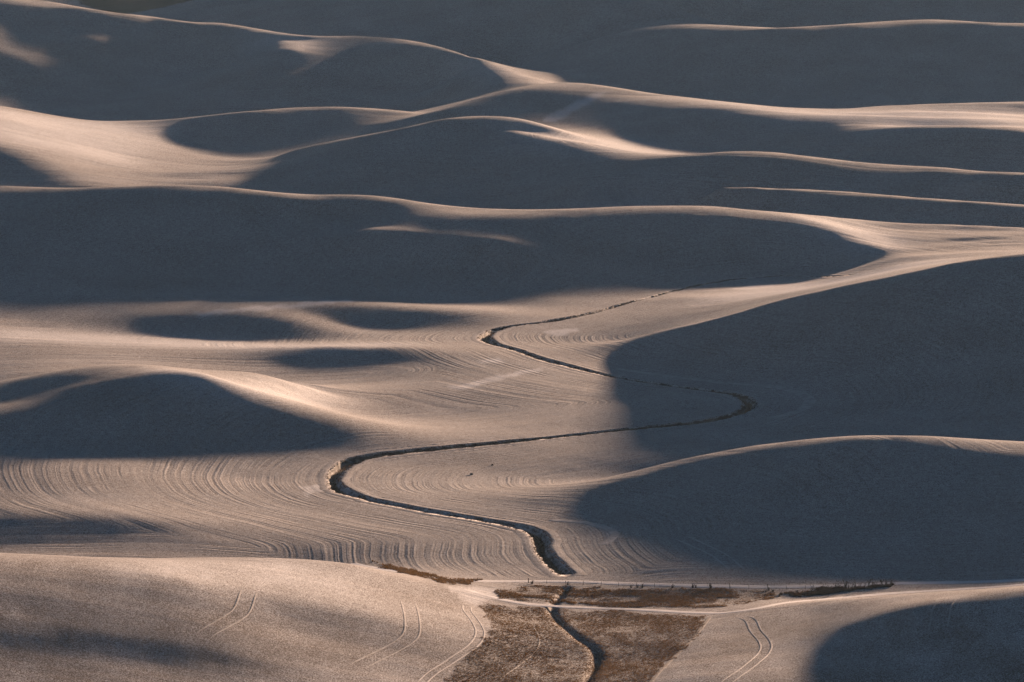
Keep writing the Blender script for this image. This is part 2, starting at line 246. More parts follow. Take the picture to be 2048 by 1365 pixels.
def solve_land(levels=((43, 109), (85, 217), (139, 433)), rounds=(4, 4, 6), stiff=1.0, iters=(200, 200, 170), log=None):
    X, Rr, lab, dt, w = light_chart(); a_p, t_p = pix_ray(X, Rr); z = gp = None
    close_to_brow = np.zeros(X.shape, bool); ca, cd, cz, ct, ta, td, tz, ha, hd, hr = [[] for _ in range(10)]
    for name, c in BROWS.items():
        px = np.array([p[0] for p in c], float); close_to_brow |= np.abs(Rr-np.interp(X, px, [p[1] for p in c], left=-999, right=-999)) < 7
        xx = np.arange(px[0], px[-1]+1, 10.); rr, zz, th = [np.interp(xx, px, [p[q] for p in c]) for q in (1, 2, 3)]
        for q in (rr, zz):
            if len(xx) > 12: q[2:-2] = np.convolve(q, np.ones(5)/5, 'valid')
        a, t = pix_ray(xx, rr); d = (CAM_Z-zz)/t; ca.append(a); cd.append(d); cz.append(zz); ct.append(t)
        m = (th >= 2) & (th <= 13) & (xx > -60) & (xx < 2110)
        if name not in 'LMN':
            tb = np.clip(th*.6, 2.2, 12); d2 = d-2*tb*d/(FPX*(np.arctan(t)+math.atan(TAN_E*.9))); a2, t2 = pix_ray(xx, rr+tb)
            ta.append(a2[m]); td.append(d2[m]); tz.append((CAM_Z-d2*t2)[m])
        for x0, x1, de in BEHIND.get(name, ()):
            xx = np.arange(max(x0, px[0]), min(x1, px[-1]), 14.); rr = np.interp(xx, px, [p[1] for p in c]); zz = np.interp(xx, px, [p[2] for p in c])
            a, t = pix_ray(xx, rr); dc = (CAM_Z-zz)/t
            for k in range(8):
                d = dc+18+(de-dc-18)*k/7.; m = d > dc+10; ha.append(a[m]); hd.append(d[m]); hr.append((CAM_Z-t*d-.6-2.5*min(k, 2)/2)[m])
    ca, cd, cz, ct, ta, td, tz, ha, hd, hr = map(np.concatenate, (ca, cd, cz, ct, ta, td, tz, ha, hd, hr))
    fa, ft = pix_ray([f[0] for f in FLOOR], [f[1] for f in FLOOR]); fw = np.array([f[3] for f in FLOOR])*2.5
    fd = np.array([(CAM_Z+1650*.006)/(t+.006) if f[2] is None else (CAM_Z-f[2])/t for f, t in zip(FLOOR, ft)])
    fz = np.array([(d-1650.)*.006 if f[2] is None else f[2] for f, d in zip(FLOOR, fd)])
    va = np.array([(h[0]-1024)/FPX for h in HIDDEN]); vd, vz = [np.array([float(h[k]) for h in HIDDEN]) for k in (1, 2)]; vw = np.array([h[3] for h in HIDDEN])*1.5
    steps = np.concatenate([np.arange(12, 120, 8.), np.arange(120, 640, 20.)])
    for (na, nl), nr, nit in zip(levels, rounds, iters):
        g = Net(na, nl); n = na*nl
        if z is None: z = np.full(n, 15.)
        else: Yg, Ag = np.meshgrid(g.y, g.a, indexing='ij'); z = gp.height(z, Ag.ravel(), np.clip(Yg.ravel(), 1351, 5699))
        fixed = []
        def put(target, stencil, val, wt):
            idx, coef = stencil; wt = np.broadcast_to(wt, len(idx)); target.append((idx, coef*wt[:, None], np.broadcast_to(val, len(idx))*wt))
        put(fixed, g.hrow(ca, cd), cz, 9.); put(fixed, g.hrow(ta, td), tz, 3.); put(fixed, g.grow(ca, cd, ca, 1.0), -ct, 60.)
        put(fixed, g.hrow(fa, fd), fz, fw); put(fixed, g.hrow(va, vd), vz, vw)
        st = Stiff(g, stiff); z = relax(fixed, st, z, 300 if gp is None else 120)
        for it in range(nr):
            yv = seen(g, z, X[0], Rr[:, 0]); ok = ~np.isnan(yv); rows = list(fixed); slope = np.zeros(X.shape)
            k, c = g.grow(a_p[ok], yv[ok], SX, SY); slope[ok] = (z[k]*c).sum(-1)
            def want(m, val, wt):
                if m.any(): put(rows, g.grow(a_p[m], yv[m], SX, SY), np.broadcast_to(val, X.shape)[m], np.broadcast_to(wt, X.shape)[m])
            want(ok & (lab == 'L') & ((w > .16) | (slope > .05)), np.where(w <= .16, .03, dt), w*14)
            want(ok & (lab == 'F') & (slope < TAN_E+.03), TAN_E+.04, 9.); want(ok & (lab == 'U'), TAN_E+.02, 12.); want(ok & (lab == 'S'), TAN_E+SOFT_S, 11.); want(ok & (lab == 'T'), TAN_E*SOFT_T, 9.)
            want(ok & (lab == 'R') & (slope > TAN_E*.6), TAN_E*.3, 8.)
            m = g.height(z, ha, hd) > hr
            if m.any(): put(rows, g.hrow(ha[m], hd[m]), hr[m]-.5, 3.)
            # who shades whom
            s = ok.copy(); s[1::2] = False; s[:, 1::2] = False; s &= (X > -20) & (X < 2070)
            a = a_p[s]; y = yv[s]; x = a*y; lb = lab[s]; zp = g.height(z, a, y)
            yq = y[:, None]+steps*SY; v = g.height(z, (x[:, None]+steps*SX)/yq, yq)-zp[:, None]-steps*TAN_E
            kb = np.argmax(v, 1); best = v[np.arange(len(kb)), kb]; sb = steps[kb]; yq = y+sb*SY; aq = (x+sb*SX)/yq
            too_lit = ((lb == 'C') | (lb == 'F')) & (best < .4) & (best > -14); too_dark = ((lb == 'L') | (lb == 'R')) & (best > -.15)
            for m, val in ((too_lit, .9), (too_dark, -.4)):
                if m.any():
                    i1, c1 = g.hrow(aq[m], yq[m]); i2, c2 = g.hrow(a[m], y[m]); put(rows, (np.concatenate([i1, i2], -1), np.concatenate([c1, -c2], -1)), val+sb[m]*TAN_E, .6)
            # no dips hidden from view except behind the brows
            y0, y1 = yv[1:], yv[:-1]
            gap = ok[1:] & ok[:-1] & ~close_to_brow[1:] & ~close_to_brow[:-1]; gap &= np.where(gap, (y1-y0) > (20/FPX*y0/t_p[1:]+8), False)
            if gap.any():
                for f_ in (.2, .4, .6, .8):
                    d = (y0+(y1-y0)*f_)[gap]; put(rows, g.hrow(a_p[1:][gap], d), CAM_Z-t_p[1:][gap]*d, 1.)
            z = relax(rows, st, z, nit)
            if log: log(na, it, too_lit.sum(), too_dark.sum(), gap.sum())
        gp = g
    return g, z
NET, HGT = solve_land()
HS = (NET.nl, NET.na); HGT = HGT.reshape(HS); DA, DL = NET.da, NET.dl
def _vnoise(x, y, seed):
    xi = np.floor(x).astype(np.int64); yi = np.floor(y).astype(np.int64); u = x-xi; v = y-yi
    u = u*u*u*(u*(u*6-15)+10); v = v*v*v*(v*(v*6-15)+10)
    def h(i, j):
        n = (i*374761393+j*668265263+seed*974711) & 0x7fffffff
        n = ((n ^ (n >> 13))*1274126177) & 0x7fffffff
        return ((n ^ (n >> 16)) & 0xffff)/32767.5-1.0
    return (h(xi, yi)*(1-u)+h(xi+1, yi)*u)*(1-v)+(h(xi, yi+1)*(1-u)+h(xi+1, yi+1)*u)*v
def fbm(x, y, seed, octaves=3):
    s = 0; a = 1.0
    for k in range(octaves): s = s+a*_vnoise(x*2**k, y*2**k, seed+k*17); a *= .5
    return s
def _bs(t):  # halfway between a smoothing and an interpolating cubic
    u = 1-t; k = lambda q: (7*q**3-12*q**2+16/3)/6; m = lambda q: (-7/3*q**3+12*q**2-20*q+32/3)/6
    return m(1+t), k(t), k(u), m(1+u)
def base_z(x, y):
    """height of the smooth land (bicubic through the solved net)"""
    x = np.asarray(x, float); y = np.asarray(y, float)
    fa = np.clip((x/y-A0)/DA, 0, HS[1]-1.001); fl = np.clip((np.log(y)-L0)/DL, 0, HS[0]-1.001)
    i = fa.astype(int); j = fl.astype(int); bu = _bs(fa-i); bv = _bs(fl-j); z = 0
    for q in range(4):
        jj = np.clip(j-1+q, 0, HS[0]-1)
        for p in range(4): z = z+HGT[jj, np.clip(i-1+p, 0, HS[1]-1)]*bu[p]*bv[q]
    return z
def detail(x, y):
    return .08*fbm(x/19.0, y/27.0, 3, 2)+.008*_vnoise(x/1.5, y/4.2, 5)+.01*_vnoise(x/3.1, y/7.0, 6)
def land_z(x, y): return base_z(x, y)+detail(x, y)
_ys = np.exp(np.linspace(math.log(1380), math.log(5600), 2600))
def at(px, py, skip=0.0):
    """the first point of the land on the line of sight through a point of the photograph"""
    a, t = pix_ray(px, py); h = CAM_Z-t*_ys-land_z(a*_ys, _ys)
    k = np.argmax((h < 0) & (_ys > skip)); k = max(k, 1)
    f = h[k-1]/(h[k-1]-h[k]+1e-9); y = _ys[k-1]+min(max(f, 0), 1)*(_ys[k]-_ys[k-1])
    return np.array([a*y, y])
def line_at(pts): return np.array([at(*p) for p in pts])
def project(x, y, z):
    t = (CAM_Z-z)/y; dep = math.cos(PITCH)+t*math.sin(PITCH)
    return 1024+FPX*(x/y)/dep, 682.5-FPX*(math.sin(PITCH)-t*math.cos(PITCH))/dep
def resample(P, step):
    """Catmull-Rom through the points, then even spacing"""
    Q = np.vstack([2*P[0]-P[1], P, 2*P[-1]-P[-2]]); out = []
    for k in range(1, len(Q)-2):
        t = np.linspace(0, 1, 24, endpoint=False)[:, None]; p0, p1, p2, p3 = Q[k-1], Q[k], Q[k+1], Q[k+2]
        out.append(.5*((2*p1)+(-p0+p2)*t+(2*p0-5*p1+4*p2-p3)*t**2+(-p0+3*p1-3*p2+p3)*t**3))
    out = np.vstack(out+[P[-1:]]); s = np.r_[0, np.cumsum(np.hypot(*np.diff(out, axis=0).T))]
    n = max(2, int(s[-1]/step)); ss = np.linspace(0, s[-1], n+1)
    return np.stack([np.interp(ss, s, out[:, 0]), np.interp(ss, s, out[:, 1])], 1)
def dist_to(P, x, y):
    """distance to a polyline, and the arc position of the nearest point"""
    best = np.full(x.shape, 1e9); arc = np.zeros(x.shape); s = 0.0
    for (x0, y0), (x1, y1) in zip(P[:-1], P[1:]):
        dx, dy = x1-x0, y1-y0; L2 = dx*dx+dy*dy+1e-12
        t = np.clip(((x-x0)*dx+(y-y0)*dy)/L2, 0, 1); d = np.hypot(x-x0-t*dx, y-y0-t*dy)
        m = d < best; best = np.where(m, d, best); arc = np.where(m, s+t*math.sqrt(L2), arc); s += math.sqrt(L2)
    return best, arc
# ------------------------------------------------------------------ node helpers
def material(name):
    m = bpy.data.materials.new(name); m.use_nodes = True; nt = m.node_tree; nt.nodes.clear()
    out = nt.nodes.new('ShaderNodeOutputMaterial'); b = nt.nodes.new('ShaderNodeBsdfPrincipled')
    nt.links.new(b.outputs[0], out.inputs['Surface'])
    def N(kind, **kw):
        n = nt.nodes.new(kind)
        for k, v in kw.items():
            if k.startswith('in_'):
                key = k[3:]; key = int(key) if key.isdigit() else key.replace('_', ' '); n.inputs[key].default_value = v
            else: setattr(n, k, v)
        return n
    def math_(op, a, b_=None, c=None, clamp=False):
        n = N('ShaderNodeMath', operation=op, use_clamp=clamp)
        for i, v in enumerate((a, b_, c)):
            if v is None: continue
            if isinstance(v, (int, float)): n.inputs[i].default_value = v
            else: nt.links.new(v, n.inputs[i])
        return n.outputs[0]
    def mix(f, a, b_):
        n = N('ShaderNodeMix', data_type='RGBA')
        for s, v in ((0, f), (6, a), (7, b_)):
            if isinstance(v, (int, float)): n.inputs[s].default_value = v
            elif isinstance(v, tuple): n.inputs[s].default_value = v+(1,) if len(v) == 3 else v
            else: nt.links.new(v, n.inputs[s])
        return n.outputs[2]
    def attr(a): return N('ShaderNodeAttribute', attribute_name=a).outputs['Fac']
    def noise(scale, detail_=3.0, rough=.6, vec=None):
        n = N('ShaderNodeTexNoise'); n.inputs['Scale'].default_value = scale; n.inputs['Detail'].default_value = detail_; n.inputs['Roughness'].default_value = rough
        if vec is not None: nt.links.new(vec, n.inputs['Vector'])
        return n.outputs[0]
    def maprange(v, a, b_, c, d):
        n = N('ShaderNodeMapRange'); nt.links.new(v, n.inputs[0])
        for i, q in enumerate((a, b_, c, d)): n.inputs[i+1].default_value = q
        return n.outputs[0]
    return m, nt, b, N, math_, mix, attr, noise, maprange
SNOW, SOIL, STRAW = (.70, .69, .70), (.105, .075, .058), (.20, .125, .055)

def ground_material():
    m, nt, b, N, mt, mix, attr, noise, mr = material('snow_dusted_tilled_soil')
    geo = N('ShaderNodeNewGeometry').outputs['Position']
    row = attr('row'); rough = attr('rough'); snow = attr('snow'); grass = attr('grass'); bare = attr('bare')
    # drill rows: irregular lines along the ploughing direction, stronger every dozen metres
    def lines(freq, det):
        n = N('ShaderNodeTexNoise', noise_dimensions='1D'); n.inputs['Scale'].default_value = 1.0; n.inputs['Detail'].default_value = det; n.inputs['Roughness'].default_value = .55
        nt.links.new(mt('MULTIPLY', ph, freq), n.inputs['W']); return mt('SUBTRACT', n.outputs[0], .5)
    wob = noise(.10, 2.0, .5, geo)
    ph = mt('ADD', row, mt('MULTIPLY', wob, .9))
    fine = lines(.62, 1.5); coarse = lines(.11, 1.0)
    amp = mt('MULTIPLY', mt('MULTIPLY', mr(noise(.035, 3.0, .55, geo), .40, .58, .22, 1.0), mr(row, 50.0, 150.0, 1.0, .6)), mt('SUBTRACT', 1.0, mt('MULTIPLY', rough, .8), clamp=True))
    amp = mt('MULTIPLY', amp, mt('SUBTRACT', 1.0, grass, clamp=True))
    clod = noise(2.4, 3.0, .75, geo); clod2 = noise(.55, 3.0, .6, geo)
    big = noise(.022, 3.0, .55, geo); streak = N('ShaderNodeMapping'); nt.links.new(geo, streak.inputs[0]); streak.inputs['Scale'].default_value = (.06, .02, .1); streak.inputs['Rotation'].default_value = (0, 0, .5)
    band = noise(1.0, 3.0, .6, streak.outputs[0])
    gain = mt('ADD', 3.1, mt('ADD', mt('MULTIPLY', rough, 2.6), mt('MULTIPLY', grass, 2.0)))
    cov = mt('ADD', .36, mt('MULTIPLY', mt('SUBTRACT', clod, .5), gain))
    cov = mt('ADD', cov, mt('MULTIPLY', mt('SUBTRACT', clod2, .5), .55))
    cov = mt('ADD', cov, mt('MULTIPLY', mt('SUBTRACT', big, .5), .28))
    cov = mt('ADD', cov, mt('MULTIPLY', mt('SUBTRACT', band, .5), mt('ADD', .12, mt('MULTIPLY', rough, .9))))
    cov = mt('ADD', cov, mt('MULTIPLY', mt('MULTIPLY', fine, amp), .28))
    cov = mt('SUBTRACT', cov, mt('MULTIPLY', rough, .06))
    cov = mt('ADD', cov, mt('MULTIPLY', snow, .45))  # snow patches, and the highlights painted onto sunlit flanks
    cov = mt('SUBTRACT', cov, mt('MULTIPLY', grass, .20))
    cov = mt('SUBTRACT', cov, mt('MULTIPLY', bare, .8), clamp=True)
    under = mix(grass, SOIL, (.088, .053, .026)); under = mix(bare, under, (.11, .078, .035))
    nt.links.new(mix(cov, under, SNOW), b.inputs['Base Color'])
    b.inputs['Roughness'].default_value = .8; b.inputs['Specular IOR Level'].default_value = .05
    h = mt('ADD', mt('MULTIPLY', mt('MULTIPLY', fine, amp), .22), mt('ADD', mt('MULTIPLY', mt('MULTIPLY', coarse, amp), .4), mt('MULTIPLY', lines(.04, 2.0), .45)))
    h = mt('ADD', h, mt('MULTIPLY', clod, mt('ADD', .035, mt('MULTIPLY', rough, .05))))
    h = mt('ADD', h, mt('MULTIPLY', clod2, .05))
    bp = N('ShaderNodeBump'); bp.inputs['Strength'].default_value = 1.0; bp.inputs['Distance'].default_value = 1.0
    nt.links.new(h, bp.inputs['Height']); nt.links.new(bp.outputs[0], b.inputs['Normal'])
    return m
def bank_material():
    m, nt, b, N, mt, mix, attr, noise, mr = material('snowy_earth_bank')
    g = N('ShaderNodeNewGeometry'); sep = N('ShaderNodeSeparateXYZ'); nt.links.new(g.outputs['Normal'], sep.inputs[0])
    pos = g.outputs['Position']; n1 = noise(1.3, 4.0, .7, pos); n2 = noise(.35, 3.0, .6, pos)
    up = mr(sep.outputs[2], .45, .9, -.1, .66)
    cov = mt('ADD', up, mt('ADD', mt('MULTIPLY', mt('SUBTRACT', n1, .5), 1.5), mt('MULTIPLY', mt('SUBTRACT', n2, .5), .8)), clamp=True)
    cov = mt('MULTIPLY', cov, mt('SUBTRACT', 1.0, mt('MULTIPLY', attr('bed'), .85), clamp=True))
    earth = mix(attr('bed'), (.06, .043, .033), (.10, .058, .022))
    nt.links.new(mix(cov, earth, SNOW), b.inputs['Base Color']); b.inputs['Roughness'].default_value = .9; b.inputs['Specular IOR Level'].default_value = .2
    bp = N('ShaderNodeBump'); bp.inputs['Strength'].default_value = 1.0; bp.inputs['Distance'].default_value = .25
    nt.links.new(n1, bp.inputs['Height']); nt.links.new(bp.outputs[0], b.inputs['Normal'])
    return m
def track_material():
    m, nt, b, N, mt, mix, attr, noise, mr = material('packed_snow_track')
    pos = N('ShaderNodeNewGeometry').outputs['Position']; n1 = noise(1.1, 4.0, .7, pos); n2 = noise(.25, 3.0, .6, pos)
    cov = mt('ADD', attr('cover'), mt('ADD', mt('MULTIPLY', mt('SUBTRACT', n1, .5), 1.1), mt('MULTIPLY', mt('SUBTRACT', n2, .5), .7)), clamp=True)
    nt.links.new(mix(cov, SOIL, SNOW), b.inputs['Base Color']); b.inputs['Roughness'].default_value = .8; b.inputs['Specular IOR Level'].default_value = .25
    bp = N('ShaderNodeBump'); bp.inputs['Strength'].default_value = .8; bp.inputs['Distance'].default_value = .12
    nt.links.new(n1, bp.inputs['Height']); nt.links.new(bp.outputs[0], b.inputs['Normal'])
    return m
def straw_material(name, dark, light):
    m, nt, b, N, mt, mix, attr, noise, mr = material(name)
    pos = N('ShaderNodeNewGeometry').outputs['Position']
    n1 = noise(.5, 3.0, .7, pos); n2 = noise(3.0, 2.0, .6, pos)
    f = mr(mt('ADD', mt('MULTIPLY', n1, .6), mt('MULTIPLY', n2, .4)), .38, .62, 0.0, 1.0)
    nt.links.new(mix(f, dark, light), b.inputs['Base Color']); b.inputs['Roughness'].default_value = .9; b.inputs['Specular IOR Level'].default_value = .1
    tr = nt.nodes.new('ShaderNodeBsdfTranslucent'); nt.links.new(mix(f, dark, light), tr.inputs[0])
    ms = nt.nodes.new('ShaderNodeMixShader'); ms.inputs[0].default_value = .3
    out = [n for n in nt.nodes if n.type == 'OUTPUT_MATERIAL'][0]
    nt.links.new(b.outputs[0], ms.inputs[1]); nt.links.new(tr.outputs[0], ms.inputs[2]); nt.links.new(ms.outputs[0], out.inputs['Surface'])
    return m
def wood_material():
    m, nt, b, N, mt, mix, attr, noise, mr = material('weathered_wood')
    pos = N('ShaderNodeTexCoord').outputs['Object']; n1 = noise(6.0, 4.0, .6, pos)
    nt.links.new(mix(n1, (.035, .028, .022), (.10, .085, .07)), b.inputs['Base Color']); b.inputs['Roughness'].default_value = .9
    return m
def stone_material():
    m, nt, b, N, mt, mix, attr, noise, mr = material('dark_fieldstone')
    pos = N('ShaderNodeTexCoord').outputs['Object']; n1 = noise(3.0, 4.0, .6, pos)
    nt.links.new(mix(n1, (.03, .026, .024), (.11, .10, .09)), b.inputs['Base Color']); b.inputs['Roughness'].default_value = .85
    return m
MAT = dict(ground=ground_material(), bank=bank_material(), track=track_material(),
           grass=straw_material('dead_grass', (.052, .032, .015), (.19, .11, .045)), weed=straw_material('dead_weed', (.025, .017, .010), (.075, .045, .022)),
           wood=wood_material(), stone=stone_material())
# ------------------------------------------------------------------ object helpers
def make(name, verts, faces, mat, attrs=None, smooth=True, parent=None, **props):
    me = bpy.data.meshes.new(name); verts = np.asarray(verts, np.float32); faces = np.asarray(faces, np.int32)
    me.vertices.add(len(verts)); me.vertices.foreach_set('co', verts.ravel())
    k = faces.shape[1]; me.loops.add(faces.size); me.loops.foreach_set('vertex_index', faces.ravel())
    me.polygons.add(len(faces)); me.polygons.foreach_set('loop_start', np.arange(0, faces.size, k, dtype=np.int32))
    me.polygons.foreach_set('use_smooth', np.full(len(faces), smooth))
    for n_, v in (attrs or {}).items():
        at_ = me.attributes.new(n_, 'FLOAT', 'POINT'); at_.data.foreach_set('value', np.asarray(v, np.float32).ravel())
    me.update(calc_edges=True); me.validate()
    if mat: me.materials.append(mat)
    ob = bpy.data.objects.new(name, me); scene.collection.objects.link(ob)
    if parent: ob.parent = parent
    for k_, v in props.items(): ob[k_] = v
    return ob
def grid_faces(nr, nc):
    i = (np.arange(nr-1)[:, None]*nc+np.arange(nc-1)[None, :]).ravel()
    return np.stack([i, i+1, i+nc+1, i+nc], 1)
# ------------------------------------------------------------------ lines on the land
GULLY = resample(line_at(GULLY_PX), 3.0)
DITCH_PX = [(1133,1176),(1118,1195),(1104,1215),(1112,1237),(1150,1270),(1188,1298),(1192,1330),(1172,1368),(1165,1420)]
DITCH = resample(line_at(DITCH_PX), 3.0)
def gully_w(s):  # half width of the gully at arc position s (0 = far end)
    return np.interp(s, [0, 120, 300, 420, 1100, 1500], [.5, .9, 2.0, 2.3, 2.7, 3.3])*(1+.34*_vnoise(s/15.0, s*0+.5, 31)+.18*_vnoise(s/4.5, s*0+3.5, 33))
GLEN = float(np.hypot(*np.diff(GULLY, axis=0).T).sum())
# polygons on the land (photo corner points dropped onto it)
def poly(pts): return line_at(pts)
GRASS_POLYS = [poly(p) for p in (
    [(960,1206),(1100,1217),(1250,1222),(1412,1233),(1400,1262),(1352,1310),(1300,1362),(1270,1420),(840,1420),(900,1350),(950,1300),(984,1262),(976,1240)],
    [(985,1188),(1030,1174),(1062,1170),(1130,1173),(1250,1176),(1400,1178),(1547,1179),(1549,1196),(1500,1208),(1400,1216),(1250,1214),(1120,1207),(1000,1200)],
    [(735,1123),(800,1135),(850,1147),(885,1157),(965,1161),(925,1170),(880,1166),(836,1154),(770,1134)],
    [(1550,1194),(1600,1184),(1700,1173),(1785,1168),(1785,1172),(1700,1180),(1620,1191)])]
SNOW_POLYS = [poly(p) for p in (
    [(1085,664),(1130,658),(1158,661),(1140,668),(1100,672)],
    [(895,776),(950,762),(1085,735),(1088,741),(990,762),(920,782)],
    [(955,722),(1005,718),(1000,724),(960,727)],
    [(1455,578),(1500,572),(1560,569),(1540,576),(1480,581)],
    [(600,975),(640,968),(650,985),(610,992)],
    [(890,1172),(1000,1178),(985,1200),(930,1205)],
    [(380,628),(560,612),(700,600),(705,604),(560,620),(400,634)],
    [(1080,240),(1110,225),(1180,190),(1215,184),(1190,200),(1150,222),(1110,246)],
)]
# sunlit flanks painted whiter: their highlight put into the colour as closer snow
SNOW_GLOW_POLYS = [poly(p) for p in (
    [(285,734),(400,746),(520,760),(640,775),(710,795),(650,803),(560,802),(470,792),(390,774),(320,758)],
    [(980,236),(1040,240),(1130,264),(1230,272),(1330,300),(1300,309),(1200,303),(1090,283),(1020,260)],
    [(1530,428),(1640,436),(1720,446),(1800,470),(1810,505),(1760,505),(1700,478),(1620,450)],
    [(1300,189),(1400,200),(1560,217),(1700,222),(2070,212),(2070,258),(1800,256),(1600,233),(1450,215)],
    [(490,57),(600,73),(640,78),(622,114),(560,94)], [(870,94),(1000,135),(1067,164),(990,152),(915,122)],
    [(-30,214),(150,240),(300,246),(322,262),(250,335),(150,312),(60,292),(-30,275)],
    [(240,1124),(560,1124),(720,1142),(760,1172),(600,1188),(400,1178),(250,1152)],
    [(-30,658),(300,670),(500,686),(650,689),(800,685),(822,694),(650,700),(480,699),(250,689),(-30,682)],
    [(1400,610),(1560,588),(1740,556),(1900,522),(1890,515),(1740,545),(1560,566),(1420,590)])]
ROUGH_POLYS = [poly(p) for p in (
    [(-60,1130),(300,1124),(560,1124),(700,1132),(800,1155),(880,1172),(940,1200),(950,1250),(940,1300),(860,1380),(800,1420),(-60,1420)],
    [(1440,1240),(1600,1212),(1800,1196),(2100,1176),(2100,1420),(1300,1420),(1400,1270)])]
# ------------------------------------------------------------------ the land: one sheet, finest where the photo looks
def spread(*segs): return np.unique(np.concatenate([np.arange(a, b, s) for a, b, s in segs]))
ga = np.concatenate([np.linspace(-.125, -.096, 26)[:-1], np.linspace(-.096, .096, 690), np.linspace(.096, .19, 60)[1:]])
gy = spread((1360, 1640, 3.0), (1640, 2700, 2.3), (2700, 4500, 4.2), (4500, 5690, 14.0))
Aa, Yy = np.meshgrid(ga, gy); Xx = Aa*Yy
Zb = base_z(Xx, Yy); Zz = Zb+detail(Xx, Yy)
# distance fields on a coarser net
cy_ = np.arange(1360, 5700, 6.0); ca_ = np.linspace(-.125, .19, 320); CA, CY = np.meshgrid(ca_, cy_); CX = CA*CY
def up(f):
    fa = np.clip((Aa-ca_[0])/(ca_[1]-ca_[0]), 0, len(ca_)-1.001); fy = np.clip((Yy-cy_[0])/6.0, 0, len(cy_)-1.001)
    i = fa.astype(int); j = fy.astype(int); u = fa-i; v = fy-j
    return (f[j, i]*(1-u)+f[j, i+1]*u)*(1-v)+(f[j+1, i]*(1-u)+f[j+1, i+1]*u)*v
near = (CY < 2900)
dg = np.full(CX.shape, 900.0); dg[near] = dist_to(GULLY[::4], CX[near], CY[near])[0]
# headland lines the ploughing follows away from the creek: the feet and brows of the far hills
HEAD = [resample(np.array(p, float), 25.0) for p in (
    [(-330,3060),(-120,3010),(80,2960),(240,2900),(420,2860)], [(-420,3620),(-150,3660),(60,3560),(300,3590),(500,3560)],
    [(-300,2190),(-200,2230),(-60,2240)], [(120,3110),(260,3090),(420,3110)], [(-160,1700),(-60,1690),(40,1700),(200,1690)], [(90,2450),(220,2560),(330,2540)])]
ROWD = dg+0.0
for hp in HEAD: ROWD = np.minimum(ROWD, dist_to(hp, CX, CY)[0]+20.0)
ROW = up(ROWD)+1.2*fbm(Xx/35.0, Yy/60.0, 41, 2)
# exact distance to the gully for the carved strip
cm = np.zeros(Xx.shape, bool); cm = (up(dg) < 30) & (Yy < 2760)
gd = np.full(Xx.shape, 99.0); gs = np.zeros(Xx.shape); gd[cm], gs[cm] = dist_to(GULLY, Xx[cm], Yy[cm])
gw = gully_w(gs)
carve = np.clip((gw+2.2-gd)/1.6, 0, 1)*np.clip((GLEN-4-gs)/6.0, 0, 1)
carve = carve*(gd < 90)
Zz = Zz-3.6*carve
dm = (np.abs(Xx) < 60) & (Yy < 1730); dd = np.full(Xx.shape, 99.0); dd[dm] = dist_to(DITCH, Xx[dm], Yy[dm])[0]
Zz = Zz-.9*np.exp(-(dd/1.5)**2)
wx_ = Xx+1.2*fbm(Xx/3.0, Yy/5.0, 51, 2); wy_ = Yy+4.0*fbm(Xx/5.0, Yy/9.0, 52, 2)
def mask(polys, cond):
    out = np.zeros(Xx.shape)
    for p in polys:
        m = cond & (wx_ > p[:, 0].min()-2) & (wx_ < p[:, 0].max()+2) & (wy_ > p[:, 1].min()-2) & (wy_ < p[:, 1].max()+2)
        out[m] = np.maximum(out[m], inside(p, wx_[m], wy_[m]))
    return out
def soften(f, n=1):
    for _ in range(n):
        f = (np.roll(f, 1, 1)+2*f+np.roll(f, -1, 1))/4; f = (np.roll(f, 1, 0)+2*f+np.roll(f, -1, 0))/4
    return f
def blur(f, nx, ny):
    for ax, n in ((1, nx), (0, ny), (1, nx), (0, ny)):
        pad = [(0, 0), (0, 0)]; pad[ax] = (n+1, n); c = np.cumsum(np.pad(f, pad, mode='edge'), ax); L = 2*n+1
        f = (c[:, L:]-c[:, :-L])/L if ax == 1 else (c[L:]-c[:-L])/L
    return f
allc = np.ones(Xx.shape, bool)
GRASS = soften(mask(GRASS_POLYS, allc)); SNOW_GLOW_M = np.maximum(soften(mask(SNOW_POLYS, allc), 2), .85*blur(mask(SNOW_GLOW_POLYS, allc), 14, 6)); ROUGH = soften(mask(ROUGH_POLYS, allc), 4)*(1-GRASS)  # snow patches, joined by the painted brightening of the sunlit flanks
ppx, ppy = project(Xx, Yy, Zz)
BARE = ((Yy > 4020) & inside(np.array([(120,-60),(160,8),(235,30),(275,25),(392,-1),(420,-60)], float), ppx+3*fbm(Xx/6, Yy/14, 61, 2), ppy)).astype(float)
BARE = soften(BARE, 1)
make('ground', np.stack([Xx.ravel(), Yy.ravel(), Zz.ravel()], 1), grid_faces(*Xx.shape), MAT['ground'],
     attrs=dict(row=ROW, rough=ROUGH, snow=SNOW_GLOW_M, grass=GRASS, bare=BARE), kind='structure')
# the land around and beyond it, down to the horizon (lies under the sheet above where they overlap)
fr = np.concatenate([-np.geomspace(15000, 700, 46), np.linspace(-650, 1150, 37), np.geomspace(1200, 15000, 46)])
fy = np.concatenate([-np.geomspace(8000, 300, 26), np.linspace(0, 7200, 100), np.geomspace(7300, 22000, 50)])
FX, FY = np.meshgrid(fr, fy)
FZ = 22+20*fbm(FX/420.0, FY/330.0, 71, 3)
inner = (FY > 1200) & (FY < 5900) & (FX > -.15*FY) & (FX < .22*FY)
FZ = np.where(inner, -40.0, np.where(FY < 1200, np.clip(FZ*.2-6, -20, 0), FZ))
make('far_land', np.stack([FX.ravel(), FY.ravel(), FZ.ravel()], 1), grid_faces(*FX.shape), MAT['ground'],
     attrs=dict(row=FZ*8, rough=FZ*0, snow=FZ*0, grass=FZ*0, bare=FZ*0), kind='structure')
